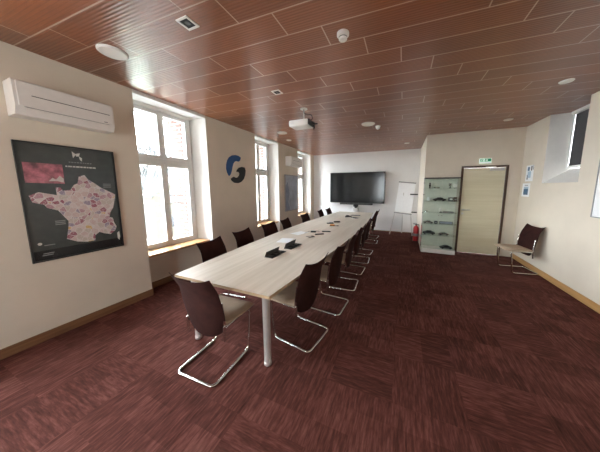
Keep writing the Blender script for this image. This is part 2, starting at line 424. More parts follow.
# ------------------------------------------------------------------ door
d = struct(empty('door_1', ((DX0+DX1)/2, YD, 0))); dl = d.location.copy()
def dp(m, name, mat, smooth=False, par=None):
    o = m.build(name, mat, None, smooth); o.data.transform(Matrix.Translation(-dl)); o.parent = par or d; return o
f = MB().box(DX0, DX0+0.045, YD-0.022, YD+0.11, 0, DZ, 0.004).box(DX1-0.045, DX1, YD-0.022, YD+0.11, 0, DZ, 0.004).box(DX0+0.04, DX1-0.04, YD-0.022, YD+0.11, DZ-0.045, DZ, 0.004)
dp(f, 'door_frame', M['door_frame'])
leaf = dp(MB().box(DX0+0.048, DX1-0.048, YD+0.0, YD+0.04, 0.008, DZ-0.048, 0.003), 'door_leaf', M['door'])
hb = MB().lathe([(0.024, 0), (0.024, 0.008), (0, 0.008)], (1.385, YD, 1.07), 16, Matrix.Rotation(PI/2, 4, 'X'))
hb.tube(fillet([(1.385, YD, 1.07), (1.385, YD-0.05, 1.07), (1.52, YD-0.05, 1.075)], 0.02), 0.011, 8)
dp(hb, 'door_handle', M['satin'], True, leaf)
dp(MB().lathe([(0.026, 0), (0.026, 0.01), (0.012, 0.012), (0, 0.012)], (1.38, YD, 0.98), 16, Matrix.Rotation(PI/2, 4, 'X')), 'lock', M['satin'], True, leaf)
c = MB().box(1.84, 2.10, YD-0.055, YD, 2.0, 2.06, 0.008).tube([(1.95, YD-0.03, 2.06), (1.95, YD-0.03, 2.075), (1.72, YD-0.16, 2.078), (1.95, YD-0.012, 2.095)], 0.008, 8)
dp(c, 'door_closer', M['satin'])
e = empty('exit_sign', (1.735, YD, 2.235)); e.scale = (0.82, 1, 0.82); tag(e, 'small lit green and white emergency exit sign above the door', 'sign')
MB().box(-0.14, 0.14, -0.035, -0.001, -0.075, 0.06, 0.006).build('housing', M['exitwhite'], e)
MB().box(-0.125, 0.125, -0.039, -0.0345, -0.03, 0.048).build('green_panel', M['green'], e)
pm = MB().sphere((-0.085, -0.040, 0.036), 0.009, (1, .3, 1), 10).tube([(-0.088, -0.041, 0.026), (-0.092, -0.041, 0.004)], 0.006, 6)
pm.tube([(-0.092, -0.041, 0.004), (-0.078, -0.041, -0.008), (-0.082, -0.041, -0.024)], 0.004, 6).tube([(-0.092, -0.041, 0.004), (-0.10, -0.041, -0.012), (-0.112, -0.041, -0.014)], 0.004, 6)
pm.tube([(-0.088, -0.041, 0.024), (-0.074, -0.041, 0.014), (-0.066, -0.041, 0.02)], 0.0035, 6).tube([(-0.09, -0.041, 0.024), (-0.104, -0.041, 0.012)], 0.0035, 6)
pm.build('running_figure', M['exitwhite'], e)
MB().prism([(0.06, 0.012), (0.06, 0.0), (0.02, 0.0), (0.02, 0.012), (0.006, 0.012)][:0] or [(-0.01, 0.018), (0.02, 0.018), (0.02, 0.036), (0.055, 0.009), (0.02, -0.018), (0.02, 0.0), (-0.01, 0.0)], -0.0415, -0.0385, 'y').build('arrow', M['exitwhite'], e)
MB().box(-0.055, -0.025, -0.0415, -0.0385, -0.024, 0.042).build('door_symbol', M['exitwhite'], e)

# ------------------------------------------------------------------ things on the left wall
def ac(y0, y1, z0, z1, label):
    r = empty('air_conditioner', (XL, (y0+y1)/2, z0)); w = (y1-y0)/2; h = z1-z0
    p = [(-0.002, 0.0), (-0.002, h), (0.185, h), (0.20, h-0.02), (0.205, 0.07), (0.17, 0.0)]
    MB().prism([(x, z) for x, z in p], -w, w, 'y').build('casing', M['white'], r)
    fr = MB(); fr.box(0.198, 0.212, -w+0.02, w-0.02, 0.075, h-0.012, 0.005)
    fo = fr.build('front_panel', M['white'], r)
    MB().box(0.2115, 0.2135, -w*0.72, w*0.88, h*0.585, h*0.585+0.006).build('groove', M['dgrey'], fo)
    MB().prism([(0.207, 0.068), (0.212, 0.062), (0.18, 0.006), (0.175, 0.01)], -w+0.06, w-0.04, 'y').build('louvre', M['white'], r)
    MB().box(0.186, 0.2075, -w+0.05, w-0.05, 0.068, 0.0725).build('air_slot', M['grey'], r)
    MB().box(0.2115, 0.2135, w*0.72, w*0.72+0.03, 0.085, 0.095).build('badge', M['grey'], fo)
    return tag(r, label, 'air conditioner', 'wall air conditioners')
ac(0.80, 1.505, 2.265, 2.565, 'long white wall air conditioner above the dark framed map')
ac(5.83, 6.60, 2.29, 2.58, 'small distant white air conditioner above the grey framed picture')

# framed map of France
my0, my1, mz0, mz1 = 0.79, 1.54, 0.842, 2.052
r = empty('framed_map', (XL, (my0+my1)/2, mz0)); tag(r, 'large black framed poster map of a country in pink and cream patches', 'framed map')
W, Hh = my1-my0, mz1-mz0
f = MB(); t = 0.014
f.box(0, 0.026, -W/2, -W/2+t, 0, Hh).box(0, 0.026, W/2-t, W/2, 0, Hh).box(0, 0.026, -W/2+t, W/2-t, 0, t).box(0, 0.026, -W/2+t, W/2-t, Hh-t, Hh)
f.build('frame', M['black'], r)
sh = MB().box(0.0, 0.014, -W/2+t, W/2-t, t, Hh-t).build('poster_sheet', M['poster'], r)
def mp(u, v): return (-W/2+u*W, Hh*(1-v))
def flat(name, pts, mat, x0=0.0141, x1=0.0155): return MB().prism([mp(u, v) for u, v in pts], x0, x1, 'x').build(name, mat, sh)
flat('lower_band', [(0.02, 0.905), (0.98, 0.905), (0.98, 0.985), (0.02, 0.985)], M['poster_d'])
FR = [(0.14, 0.535), (0.22, 0.51), (0.31, 0.525), (0.37, 0.535), (0.37, 0.475), (0.41, 0.475), (0.43, 0.50), (0.50, 0.495), (0.54, 0.455), (0.58, 0.44), (0.60, 0.385), (0.66, 0.37), (0.69, 0.405), (0.76, 0.44), (0.82, 0.475), (0.95, 0.525), (0.985, 0.54), (0.965, 0.60), (0.94, 0.66), (0.90, 0.70), (0.88, 0.745), (0.92, 0.755), (0.93, 0.80), (0.955, 0.84), (0.935, 0.875), (0.87, 0.905), (0.80, 0.89), (0.74, 0.87), (0.69, 0.895), (0.685, 0.94), (0.60, 0.94), (0.50, 0.925), (0.40, 0.89), (0.43, 0.80), (0.44, 0.745), (0.40, 0.70), (0.36, 0.655), (0.27, 0.63), (0.25, 0.605), (0.16, 0.585)]
FR = [(0.06+(u-0.14)*1.07, 0.25+(v-0.37)*1.125) for u, v in FR]
flat('country_shape', FR, M['map'], 0.0141, 0.0165)
flat('island_shape', [(0.93, 0.85), (0.96, 0.835), (0.965, 0.89), (0.95, 0.93), (0.93, 0.91)], M['ink'], 0.0141, 0.0165)
flat('inset_map', [(0.05, 0.165), (0.40, 0.165), (0.40, 0.335), (0.05, 0.33)], M['inset'])
flat('inset_strip', [(0.25, 0.315), (0.29, 0.285), (0.32, 0.30), (0.36, 0.265), (0.395, 0.29), (0.39, 0.325), (0.33, 0.312)], M['ink'], 0.0155, 0.0165)
g = MB()
for pts in ([(a_, b_-0.085) for a_, b_ in q_] for q_ in ([(0.515, 0.125), (0.555, 0.15), (0.52, 0.185)], [(0.55, 0.145), (0.60, 0.135), (0.585, 0.165), (0.555, 0.168)], [(0.585, 0.165), (0.615, 0.18), (0.61, 0.21), (0.59, 0.195)])): g.prism([mp(u, v) for u, v in pts], 0.0141, 0.0155, 'x')
g.build('emblem', M['ink'], sh)
g = MB(); rr = random.Random(3)
u = 0.47
while u < 0.72:
    w = rr.uniform(0.012, 0.03); g.prism([mp(u, 0.135), mp(u+w, 0.135), mp(u+w, 0.143), mp(u, 0.143)], 0.0141, 0.0155, 'x'); u += w+0.009
g.build('small_heading', M['ink_dim'], sh)
g = MB(); u = 0.43
while u < 0.76:
    w = rr.uniform(0.014, 0.04); g.prism([mp(u, 0.172), mp(u+w, 0.172), mp(u+w, 0.184), mp(u, 0.184)], 0.0141, 0.0155, 'x'); u += w+0.008
g.build('title_lettering', M['ink'], sh)
for u0, v0 in [(0.25, 0.66), (0.25, 0.675), (0.25, 0.69), (0.10, 0.93), (0.82, 0.33), (0.82, 0.345), (0.12, 0.86), (0.09, 0.945), (0.82, 0.36)]:
    flat('legend_text', [(u0, v0), (u0+0.10, v0), (u0+0.10, v0+0.007), (u0, v0+0.007)], M['ink_dim'], 0.0158, 0.0162)
flat('legend_dot', [(0.085+0.02*math.cos(a*PI/5), 0.845+0.012*math.sin(a*PI/5)) for a in range(10)], M['ink'])

# wall emblem in two pieces
LP = lambda L: [(XX(px, py)) for px, py in L]
def XX(px, py):                         # point of the left wall, from measured angles
    CX, CY, F = 315., 214.8, 210.
    P = math.atan(26.7/210); Yw = math.atan(88/math.hypot(F, 26.7))
    cp, sp, cy, sy = math.cos(P), math.sin(P), math.cos(Yw), math.sin(Yw)
    fw = Vector((-sy*cp, cy*cp, -sp)); rt = Vector((cy, sy, 0)); up = rt.cross(fw)
    d = fw + rt*(px-CX)/F + up*(CY-py)/F
    t = XL/d.x; return (d.y*t, 1.6+d.z*t)
blue = [(112, 275), (102, 255), (96, 232), (97, 205), (103, 180), (114, 162), (130, 152), (148, 151), (165, 155), (180, 166), (176, 182), (168, 190), (155, 186), (143, 190), (135, 202), (130, 222), (126, 245), (120, 265)]
blk = [(160, 240), (172, 226), (188, 222), (204, 226), (209, 245), (206, 272), (198, 295), (183, 312), (165, 319), (145, 317), (128, 303), (124, 292), (138, 281), (152, 287), (165, 284), (174, 272), (176, 260), (168, 250), (158, 252)]
lo = XX(210+150/6, 130+235/6); r = empty('wall_emblem', (XL, lo[0], lo[1])); tag(r, 'round two-piece emblem in blue and black on the left wall', 'emblem')
for nm, pts, m in (('blue_arc', blue, M['blue']), ('black_hook', blk, M['black'])):
    q = [XX(210+a/6, 130+b/6) for a, b in pts]
    MB().prism([(y-lo[0], z-lo[1]) for y, z in q], 0.001, 0.025, 'x').build(nm, m, r)
# grey framed picture beyond the second window
r = empty('framed_picture', (XL, 6.17, 0.86)); tag(r, 'tall framed grey-blue picture beneath the distant air conditioner', 'picture')
W, Hh = 0.86, 1.16
f = MB(); f.box(0.001, 0.03, -W/2, -W/2+.025, 0, Hh).box(0.001, 0.03, W/2-.025, W/2, 0, Hh).box(0.001, 0.03, -W/2+.025, W/2-.025, 0, .025).box(0.001, 0.03, -W/2+.025, W/2-.025, Hh-.025, Hh)
f.build('frame', M['grey'], r)
sh = MB().box(0.001, 0.02, -W/2+.025, W/2-.025, .025, Hh-.025).build('print', M['greyart'], r)
MB().prism([(-0.40, 0.03), (-0.40, 0.8), (-0.25, 0.95), (-0.15, 0.55), (-0.25, 0.3), (-0.1, 0.03)], 0.0201, 0.0206, 'x').build('dark_shape', M['greyart2'], sh)

# ------------------------------------------------------------------ table
def edge(y, side):
    t = (y-1.32)/(7.55-1.32); cxm = -1.51-0.03*t
    hw = 0.565 + 0.045*t + 0.15*math.sin(PI*min(1, max(0, t)))
    return cxm + side*hw
tb = empty('conference_table', (-1.6, 4.4, 0)); tag(tb, 'long boat-shaped pale wood meeting table on metal legs', 'table')
N = 26; ys = [1.32+(7.55-1.32)*i/N for i in range(N+1)]
pts = [(edge(y, 1), y) for y in ys] + [(edge(y, -1), y) for y in reversed(ys)]
pts = [(x+1.6, y-4.4) for x, y in pts]
m = MB().prism(pts, 0.714, 0.74); m.b.faces.ensure_lookup_table()
for f in m.b.faces:
    f.normal_update()
    if abs(f.normal.z) < 0.5: f.material_index = 1
m.build('table_top', [M['table'], M['table_edge']], tb)
for y, inset in ((1.44, 0.13), (2.95, 0.42), (4.45, 0.44), (5.95, 0.42), (7.42, 0.13)):
    for s in (1, -1):
        x = edge(y, s)-s*inset+1.6
        lg = MB().lathe([(0.03, 0.0), (0.034, 0.006), (0.034, 0.03), (0.030, 0.034), (0.034, 0.68), (0.04, 0.70), (0.04, 0.714)], (x, y-4.4, 0), 20).build('leg', M['satin'], tb, True)
    x0, x1 = edge(y, -1)+inset+1.6, edge(y, 1)-inset+1.6
    MB().box(x0+0.03, x1-0.03, y-4.4-0.02, y-4.4+0.02, 0.66, 0.70, 0.004).build('cross_beam', M['satin'], tb)
for s in (1, -1):
    MB().box(-0.0+s*0.28-0.02, s*0.28+0.02, -2.9, 2.95, 0.664, 0.712, 0.004).build('long_beam', M['satin'], tb)

# ------------------------------------------------------------------ chair
def make_chair():
    r = empty('meeting_chair')
    w, rt = 0.205, 0.0115
    pts = []
    path = [(-w, -0.10, 0.425), (-w, 0.235, 0.43), (-w*1.0, 0.19, 0.0125), (-w*1.02, -0.25, 0.0125), (w*1.02, -0.25, 0.0125), (w, 0.19, 0.0125), (w, 0.235, 0.43), (w, -0.10, 0.425)]
    MB().tube(fillet(path, 0.055, 6), rt, 10).build('frame', M['chrome'], r, True)
    MB().tube([(-w, 0.12, 0.428), (w, 0.12, 0.428)], 0.009, 8).build('cross_bar', M['chrome'], r, True)
    for s in (-1, 1):
        MB().tube(fillet([(s*w, -0.02, 0.425), (s*w, -0.09, 0.422), (s*(w+0.004), -0.098, 0.50), (s*(w+0.004), -0.118, 0.66)], 0.05, 4), 0.0105, 8).tube([(s*(w+0.006), -0.105, 0.315), (s*(w+0.006), -0.105, 0.45)], 0.013, 8).build('back_support', M['chrome'], r, True)
    # seat cushion: rounded slab, front edge rolled down
    n = 14; m = MB(); top = []; bot = []
    for i in range(n+1):
        a = -1+2*i/n; ra = []; rb = []
        for j in range(n+1):
            b = -1+2*j/n
            hx = 0.232*(1-0.16*max(0, -b)); x = a*hx; y = 0.09+b*0.205
            x *= (1-0.035*b**6); y = 0.095+b*0.205*(1-0.05*a**6)
            e = max(abs(a), abs(b)); z = 0.485-0.028*e**8 - 0.012*(1-a*a)*(1-b*b) - (0.018*max(0, b-0.6)/0.4)
            ra.append(m.b.verts.new((x, y, z))); rb.append(m.b.verts.new((x*0.98, y*0.98, 0.437)))
        top.append(ra); bot.append(rb)
    for i in range(n):
        for j in range(n):
            m.b.faces.new((top[i][j], top[i+1][j], top[i+1][j+1], top[i][j+1])); m.b.faces.new((bot[i][j], bot[i][j+1], bot[i+1][j+1], bot[i+1][j]))
    bd = lambda g: [g[i][0] for i in range(n)]+[g[n][j] for j in range(n)]+[g[i][n] for i in range(n, 0, -1)]+[g[0][j] for j in range(n, 0, -1)]
    A, B = bd(top), bd(bot)
    for i in range(len(A)): m.b.faces.new((A[i], B[i], B[(i+1) % len(A)], A[(i+1) % len(A)]))
    m.build('seat', M['seat'], r, True)
    # curved back shell with flared upper corners
    m = MB(); nu, nv = 18, 16; F = []; Bk = []
    for i in range(nu+1):
        u = -1+2*i/nu; fa = []; ba = []
        for j in range(nv+1):
            v = j/nv
            hw = 0.192 + 0.20*v - 0.36*v*v + 0.175*v**3 + 0.012*max(0, v-0.8)/0.2
            zb = 0.325+0.03*u*u + 0.04*abs(u)**6; zt = 0.872+0.036*abs(u)**2.4
            z = zb+(zt-zb)*v; x = u*hw
            y = -0.122-0.080*v + 0.045*u*u*(1-0.6*v) - 0.045*max(0, v-0.7)**1.3/0.2
            th = 0.013*(1-0.75*max(abs(u), abs(2*v-1))**6)
            fa.append(m.b.verts.new((x, y+th, z))); ba.append(m.b.verts.new((x, y-th, z)))
        F.append(fa); Bk.append(ba)
    for i in range(nu):
        for j in range(nv):
            m.b.faces.new((F[i][j], F[i][j+1], F[i+1][j+1], F[i+1][j])); m.b.faces.new((Bk[i][j], Bk[i+1][j], Bk[i+1][j+1], Bk[i][j+1]))
    def bd2(g): return [g[i][0] for i in range(nu)]+[g[nu][j] for j in range(nv)]+[g[i][nv] for i in range(nu, 0, -1)]+[g[0][j] for j in range(nv, 0, -1)]
    A, B = bd2(F), bd2(Bk)
    for i in range(len(A)): m.b.faces.new((A[i], A[(i+1) % len(A)], B[(i+1) % len(A)], B[i]))
    m.build('backrest', M['back'], r, True)
    return r
proto = make_chair()
G = 'wine brown meeting chairs'
ordn = ['nearest', 'second', 'third', 'fourth', 'fifth', 'sixth', 'seventh', 'eighth']
proto.location = (-1.545, 1.31, 0); proto.rotation_euler = (0, 0, math.radians(2))
tag(proto, 'wine brown chrome cantilever chair at the near end of the table, back to us', 'chair', G)
ly = [2.06, 2.76, 3.53, 4.17, 5.22, 6.32, 6.98]
for i, y in enumerate(ly):
    rz = -PI/2 + math.radians([6, 4, -3, 5, -4, 3, -2][i])
    o = dup(proto, ([-2.19, -2.27, -2.29, -2.27, -2.29, -2.24, -2.20][i], y, 0), rz)
    tag(o, ordn[i]+' chair from the near end along the window side of the table', 'chair', G)
ry = [1.93, 2.60, 3.28, 3.95, 4.57, 5.20, 6.30, 6.98]
rx = [-0.98, -0.90, -0.88, -0.88, -0.87, -0.89, -0.88, -0.93]
for i, (x, y) in enumerate(zip(rx, ry)):
    rz = PI/2 + math.radians([-9, -4, 3, -2, 4, -3, 2, -6][i])
    o = dup(proto, (x, y, 0), rz)
    tag(o, ordn[i]+' chair from the near end along the right side of the table', 'chair', G)
o = dup(proto, (2.12, 5.16, 0), PI/2+math.radians(10))
tag(o, 'lone brown backed chair with beige seat against the right wall', 'chair', G)

# ------------------------------------------------------------------ things on the table
ZT = 0.7405
def flap(x, y, rz, lab, lh=0.06):
    r = empty('cable_port', (x, y, ZT), rz); tag(r, lab, 'cable port', 'cable ports in the table top')
    MB().box(-0.05, 0.06, -0.15, 0.15, 0.0, 0.004, 0.001).build('tray', M['hole'], r)
    f = MB(); f.box(-0.056, -0.05, -0.156, 0.156, 0, 0.007).box(0.06, 0.066, -0.156, 0.156, 0, 0.007).box(-0.05, 0.06, -0.156, -0.15, 0, 0.007).box(-0.05, 0.06, 0.15, 0.156, 0, 0.007)
    f.build('rim', M['dgrey'], r)
    T = Matrix.Translation((-0.052, 0, 0.008)) @ Matrix.Rotation(math.radians(-68), 4, 'Y')
    MB().box(0, lh, -0.145, 0.145, 0, 0.006, 0.002, 2, T).build('lid', M['lid'], r)
    for k in (-0.09, 0, 0.09): MB().box(-0.03, 0.03, k-0.03, k+0.03, 0.004, 0.009, 0.002).build('socket', M['black'], r)
flap(-1.50, 2.26, math.radians(-2), 'open dark grey cable port with raised lid nearest the table end')
flap(-1.47, 2.68, math.radians(-2), 'second open dark cable port, further along the table top', 0.07)
def paper(x, y, rz, lab, w=0.21, h=0.297):
    o = MB().box(-w/2, w/2, -h/2, h/2, 0, 0.0012).build('paper_sheet', M['paper']); o.location = (x, y, ZT); o.rotation_euler = (0, 0, rz); tag(o, lab, 'paper', 'papers on the table')
paper(-1.76, 2.95, 0.2, 'white paper sheet on the table left of the second cable port')
paper(-1.80, 3.55, -0.3, 'white paper sheet on the table beyond the cable ports')
def pen(x, y, rz, mat, lab):
    r = empty('pen', (x, y, ZT+0.0052), rz); R = Matrix.Rotation(PI/2, 4, 'Y')
    MB().lathe([(0.001, -0.07), (0.004, -0.058), (0.005, -0.05), (0.005, 0.02)], (0, 0, 0), 10, R).build('barrel', mat, r, True)
    MB().lathe([(0.0052, 0.02), (0.0052, 0.068), (0.003, 0.072), (0, 0.072)], (0, 0, 0), 10, R).box(0.025, 0.065, -0.0015, 0.0015, 0.004, 0.008).build('cap', M['black'], r, True)
    tag(r, lab, 'pen', 'pens on the table')
pen(-1.50, 3.36, 0.5, M['grey'], 'grey pen lying nearest the cable ports')
pen(-1.44, 3.30, 1.0, M['black'], 'black pen beside the black remote on the table')
pen(-1.38, 4.55, 0.2, M['black'], 'dark pen beside the orange marker block')
pen(-1.62, 4.95, -0.4, M['blue'], 'blue pen beside the dark spectacles case on the table')
def remote(x, y, rz, lab):
    r = empty('remote_control', (x, y, ZT), rz)
    b = MB().box(-0.085, 0.085, -0.022, 0.022, 0, 0.018, 0.006).build('body', M['black'], r, True)
    g = MB()
    for i in range(5):
        for j in (-1, 0, 1): g.box(-0.06+i*0.026, -0.046+i*0.026, j*0.012-0.004, j*0.012+0.004, 0.0175, 0.0195)
    g.build('buttons', M['grey'], r); tag(r, lab, 'remote control', 'remote controls on the table')
remote(-1.40, 3.58, 0.7, 'black remote control lying mid-table beyond the cable ports')
remote(-1.36, 3.86, 0.25, 'black remote control further along, tilted towards the right chairs')
remote(-1.60, 4.82, 0.35, 'black remote control just behind the orange block')
r = empty('power_adapter', (-1.58, 3.72, ZT), 0.3); tag(r, 'small black power adapter with its cable on the table', 'power adapter')
MB().box(-0.05, 0.05, -0.025, 0.025, 0, 0.03, 0.006).build('brick', M['black'], r, True)
MB().tube(fillet([(0.05, 0, 0.012), (0.12, 0.02, 0.004), (0.10, 0.12, 0.004), (-0.02, 0.14, 0.004), (-0.10, 0.06, 0.004), (-0.16, -0.12, 0.004)], 0.05), 0.003, 6).build('cable', M['black'], r, True)
r = empty('marker_block', (-1.46, 4.55, ZT), 0.3); tag(r, 'small orange block of sticky notes in a dark holder on the table', 'sticky notes')
MB().box(-0.06, 0.06, -0.045, 0.045, 0, 0.012, 0.003).build('holder', M['black'], r); MB().box(-0.05, 0.05, -0.04, 0.04, 0.012, 0.03, 0.002).build('note_block', M['orange'], r)
r = empty('spectacles_case', (-1.50, 5.05, ZT), 0.6); tag(r, 'dark spectacles case on the table behind the orange block', 'case')
MB().box(-0.08, 0.08, -0.032, 0.032, 0, 0.035, 0.014, 3).build('shell', M['dgrey'], r, True); MB().box(-0.081, 0.081, -0.033, 0.033, 0.017, 0.0185).build('seam', M['silver'], r)
r = empty('conference_phone', (-1.50, 6.15, ZT), 0.3); tag(r, 'flat dark conference phone near the far end of the table', 'conference phone')
m = MB().lathe([(0.14, 0), (0.14, 0.012), (0.06, 0.045), (0, 0.05)], (0, 0, 0), 3).build('body', M['dgrey'], r); MB().lathe([(0.045, 0.03), (0.045, 0.052), (0, 0.054)], (0, 0, 0), 20).build('speaker_grille', M['black'], r, True)
r = empty('keyboard', (-1.34, 6.55, ZT), 0.1); tag(r, 'small grey keyboard at the far end of the table', 'keyboard')
MB().box(-0.15, 0.15, -0.06, 0.06, 0, 0.016, 0.004).build('case', M['grey'], r); g = MB()
for i in range(12):
    for j in range(4): g.box(-0.14+i*0.0235, -0.121+i*0.0235, -0.05+j*0.025, -0.03+j*0.025, 0.016, 0.020)
g.build('keys', M['dgrey'], r)
r = empty('tablet', (-1.25, 6.0, ZT), -0.5); tag(r, 'thin grey tablet lying right of the conference phone', 'tablet')
MB().box(-0.12, 0.12, -0.085, 0.085, 0, 0.008, 0.003).build('body', M['satin'], r); MB().box(-0.11, 0.11, -0.075, 0.075, 0.008, 0.0088).build('display', M['screen'], r)

# ------------------------------------------------------------------ far wall: television
r = empty('television', (-1.63, YF, 0)); tag(r, 'huge dark flat television on a silver column at the far wall', 'television')
b = MB().box(-1.03, 1.03, -0.13, -0.06, 1.04, 2.19, 0.008).build('housing', M['black'], r)
MB().box(-1.012, 1.012, -0.1345, -0.1295, 1.062, 2.172).build('screen', M['screen'], b)
MB().box(-0.3, 0.3, -0.06, -0.02, 1.2, 1.9).build('bracket', M['dgrey'], r)
MB().box(-0.07, 0.07, -0.065, -0.01, 0.03, 1.25, 0.01).build('column', M['satin'], r)
MB().box(-0.45, 0.45, -0.38, -0.015, 0, 0.03, 0.006).build('base_plate', M['satin'], r)
r = empty('soundbar', (-1.63, YF-0.06, 0.97)); tag(r, 'black soundbar mounted below the television', 'soundbar')
MB().box(-0.62, 0.62, -0.10, -0.012, 0, 0.065, 0.012, 3).build('body', M['black'], r); MB().box(-0.58, 0.58, -0.103, -0.098, 0.01, 0.055).build('grille', M['dgrey'], r)
r = empty('video_camera', (-1.60, YF-0.27, 0.76)); tag(r, 'black domed video conferencing camera below the television', 'camera')
MB().box(-0.085, 0.085, -0.05, 0.19, 0.0, 0.11, 0.012).build('base', M['satin'], r, True)
MB().lathe([(0.05, 0.10), (0.055, 0.13), (0.03, 0.15), (0, 0.15)], (0, 0, 0), 20).build('turntable', M['black'], r, True)
hd = MB().box(-0.095, 0.095, -0.06, 0.05, 0.145, 0.25, 0.035, 4).build('head', M['black'], r, True)
MB().lathe([(0.026, 0), (0.026, 0.02), (0.02, 0.022), (0, 0.022)], (0, -0.055, 0.195), 16, Matrix.Rotation(PI/2, 4, 'X')).build('lens', M['screen'], hd, True)

# ------------------------------------------------------------------ flip chart
r = empty('flip_chart', (0.0, 7.72, 0)); tag(r, 'white flip chart easel with paper pad beside the far wall', 'flip chart')
Tl = Matrix.Translation((0.03, 0, 0.76)) @ Matrix.Rotation(math.radians(5.5), 4, 'Y') @ Matrix.Rotation(math.radians(-8), 4, 'X')
MB().box(-0.27, 0.27, -0.01, 0.012, 0, 1.06, 0.004, 2, Tl).build('board', M['white'], r)
pad = MB().box(-0.262, 0.262, -0.028, -0.011, 0.02, 1.05, 0.002, 2, Tl).build('paper_pad', M['paper'], r)
MB().box(-0.27, 0.27, -0.036, -0.009, 1.02, 1.055, 0.003, 2, Tl).build('clamp_bar', M['grey'], r)
MB().box(-0.28, 0.28, -0.075, -0.01, -0.03, -0.005, 0.004, 2, Tl).build('pen_tray', M['grey'], r)
for a, bq in (((-0.22, -0.01, 0.78), (-0.36, -0.03, 0.012)), ((0.27, -0.01, 0.78), (0.36, -0.03, 0.012)), ((0.03, 0.10, 1.2), (0.03, 0.345, 0.012))):
    MB().tube([a, bq], 0.014, 8).tube([(bq[0], bq[1], 0.0), (bq[0], bq[1], 0.04)], 0.018, 8).build('leg', M['satin'], r, True)
MB().tube([(0.03, 0.04, 1.45), (0.03, 0.10, 1.2)], 0.012, 8).build('hinge_strut', M['satin'], r, True)
for z, x0 in ((1.39, 0.33), (0.79, 0.30)):
    MB().box(x0-0.1, 0.47, 0.03, 0.06, z-0.02, z+0.02, 0.004).build('side_arm', M['dgrey'], r)
# ------------------------------------------------------------------ fire extinguisher
r = empty('fire_extinguisher', (0.42, 6.9, 0)); tag(r, 'small red fire extinguisher on the floor beside the glass cabinet', 'fire extinguisher')
MB().lathe([(0.072, 0), (0.075, 0.01), (0.075, 0.40), (0.06, 0.45), (0.03, 0.475), (0.022, 0.48), (0.022, 0.50)], (0, 0, 0), 24).build('cylinder', M['red'], r, True)
MB().lathe([(0.0762, 0.17), (0.0762, 0.25)], (0, 0, 0), 24).build('label_band', M['grey'], r, True)
MB().box(-0.025, 0.025, -0.02, 0.02, 0.495, 0.53, 0.005).box(-0.09, 0.02, -0.011, 0.011, 0.545, 0.557, 0.003).box(-0.08, 0.0, -0.01, 0.01, 0.52, 0.53, 0.002).build('valve_head', M['black'], r)
MB().tube(fillet([(0.02, 0, 0.515), (0.075, -0.02, 0.52), (0.082, -0.03, 0.40), (0.08, -0.035, 0.2)], 0.04), 0.010, 8).build('hose', M['black'], r, True)
MB().lathe([(0.078, 0.0), (0.078, 0.022), (0.074, 0.022)], (0, 0, 0), 24).build('foot_ring', M['black'], r, True)

# ------------------------------------------------------------------ glass cabinet
cx0, cx1, cy0, cy1, ch = 0.49, 1.225, 5.80, 6.135, 1.85
r = empty('display_cabinet', ((cx0+cx1)/2, (cy0+cy1)/2, 0)); tag(r, 'tall glass display cabinet with shelves of small objects left of the door', 'display cabinet')
w, dpt = (cx1-cx0)/2, (cy1-cy0)/2
MB().box(-w, w, -dpt, dpt, 0, 0.10, 0.004).build('base', M['white'], r)
MB().box(-w, w, -dpt, dpt, ch-0.02, ch, 0.003).build('top_frame', M['dgrey'], r)
MB().box(-w+0.006, w-0.006, dpt-0.008, dpt-0.002, 0.10, ch-0.02).build('back_panel', M['frost'], r)
for s in (-1, 1):
    MB().box(s*w-0.005*(1+s)/1-0.0 if s > 0 else -w, s*w if s > 0 else -w+0.006, -dpt+0.008, dpt-0.01, 0.10, ch-0.02).build('side_pane', M['cglass'], r)
    d1 = MB().box(min(0.003*s, s*(w-0.004)), max(0.003*s, s*(w-0.004)), -dpt, -dpt+0.006, 0.11, ch-0.025).build('glass_door', M['cglass'], r)
    MB().lathe([(0.006, 0), (0.008, 0.012), (0.010, 0.02), (0, 0.022)], (s*0.035, -dpt, 0.95), 12, Matrix.Rotation(PI/2, 4, 'X')).build('knob', M['chrome'], d1, True)
for s in (-1, 1): MB().box(s*(w-0.009)-0.006, s*(w-0.009)+0.006, dpt-0.014, dpt-0.002, 0.10, ch-0.02).build('corner_post', M['satin'], r)
SH = [0.44, 0.72, 1.0, 1.285, 1.595]
for z in SH: MB().box(-w+0.008, w-0.008, -dpt+0.012, dpt-0.010, z-0.008, z, 0.001).build('shelf', M['cglass'], r)
CXm, CYm = (cx0+cx1)/2, (cy0+cy1)/2
def item(name, cat, lab, x, z, parts, y=0.0, rz=0.0):
    e = empty(name, (x, CYm+y, z+0.0005), rz); tag(e, lab, cat, 'objects in the display cabinet')
    for nm, mb, mt in parts: mb.build(nm, M[mt], e, True)
def model_car(body, lab, x, z, L=0.22, rz=0.1):
    e = empty('model_car', (x, CYm, z+0.0005), rz); tag(e, lab, 'model car', 'objects in the display cabinet'); s = L/0.22
    prof = [(-0.11, 0.012), (-0.11, 0.034), (-0.10, 0.042), (-0.06, 0.046), (-0.035, 0.068), (0.035, 0.070), (0.06, 0.048), (0.10, 0.042), (0.11, 0.030), (0.11, 0.012)]
    m = MB().prism([(a*s, b*s) for a, b in prof], -0.042*s, 0.042*s, 'y'); bmesh.ops.bevel(m.b, geom=m.b.edges[:], offset=0.004*s, segments=2, affect='EDGES')
    m.build('body', M[body], e, True)
    MB().box(-0.04*s, 0.042*s, -0.0425*s, 0.0425*s, 0.049*s, 0.063*s).build('windows', M['screen'], e)
    for a in (-0.068, 0.068):
        for b in (-1, 1): MB().lathe([(0.018*s, -0.008*s), (0.018*s, 0.008*s)], (a*s, b*0.038*s, 0.018*s), 14, Matrix.Rotation(PI/2, 4, 'X')).build('wheel', M['black'], e, True)
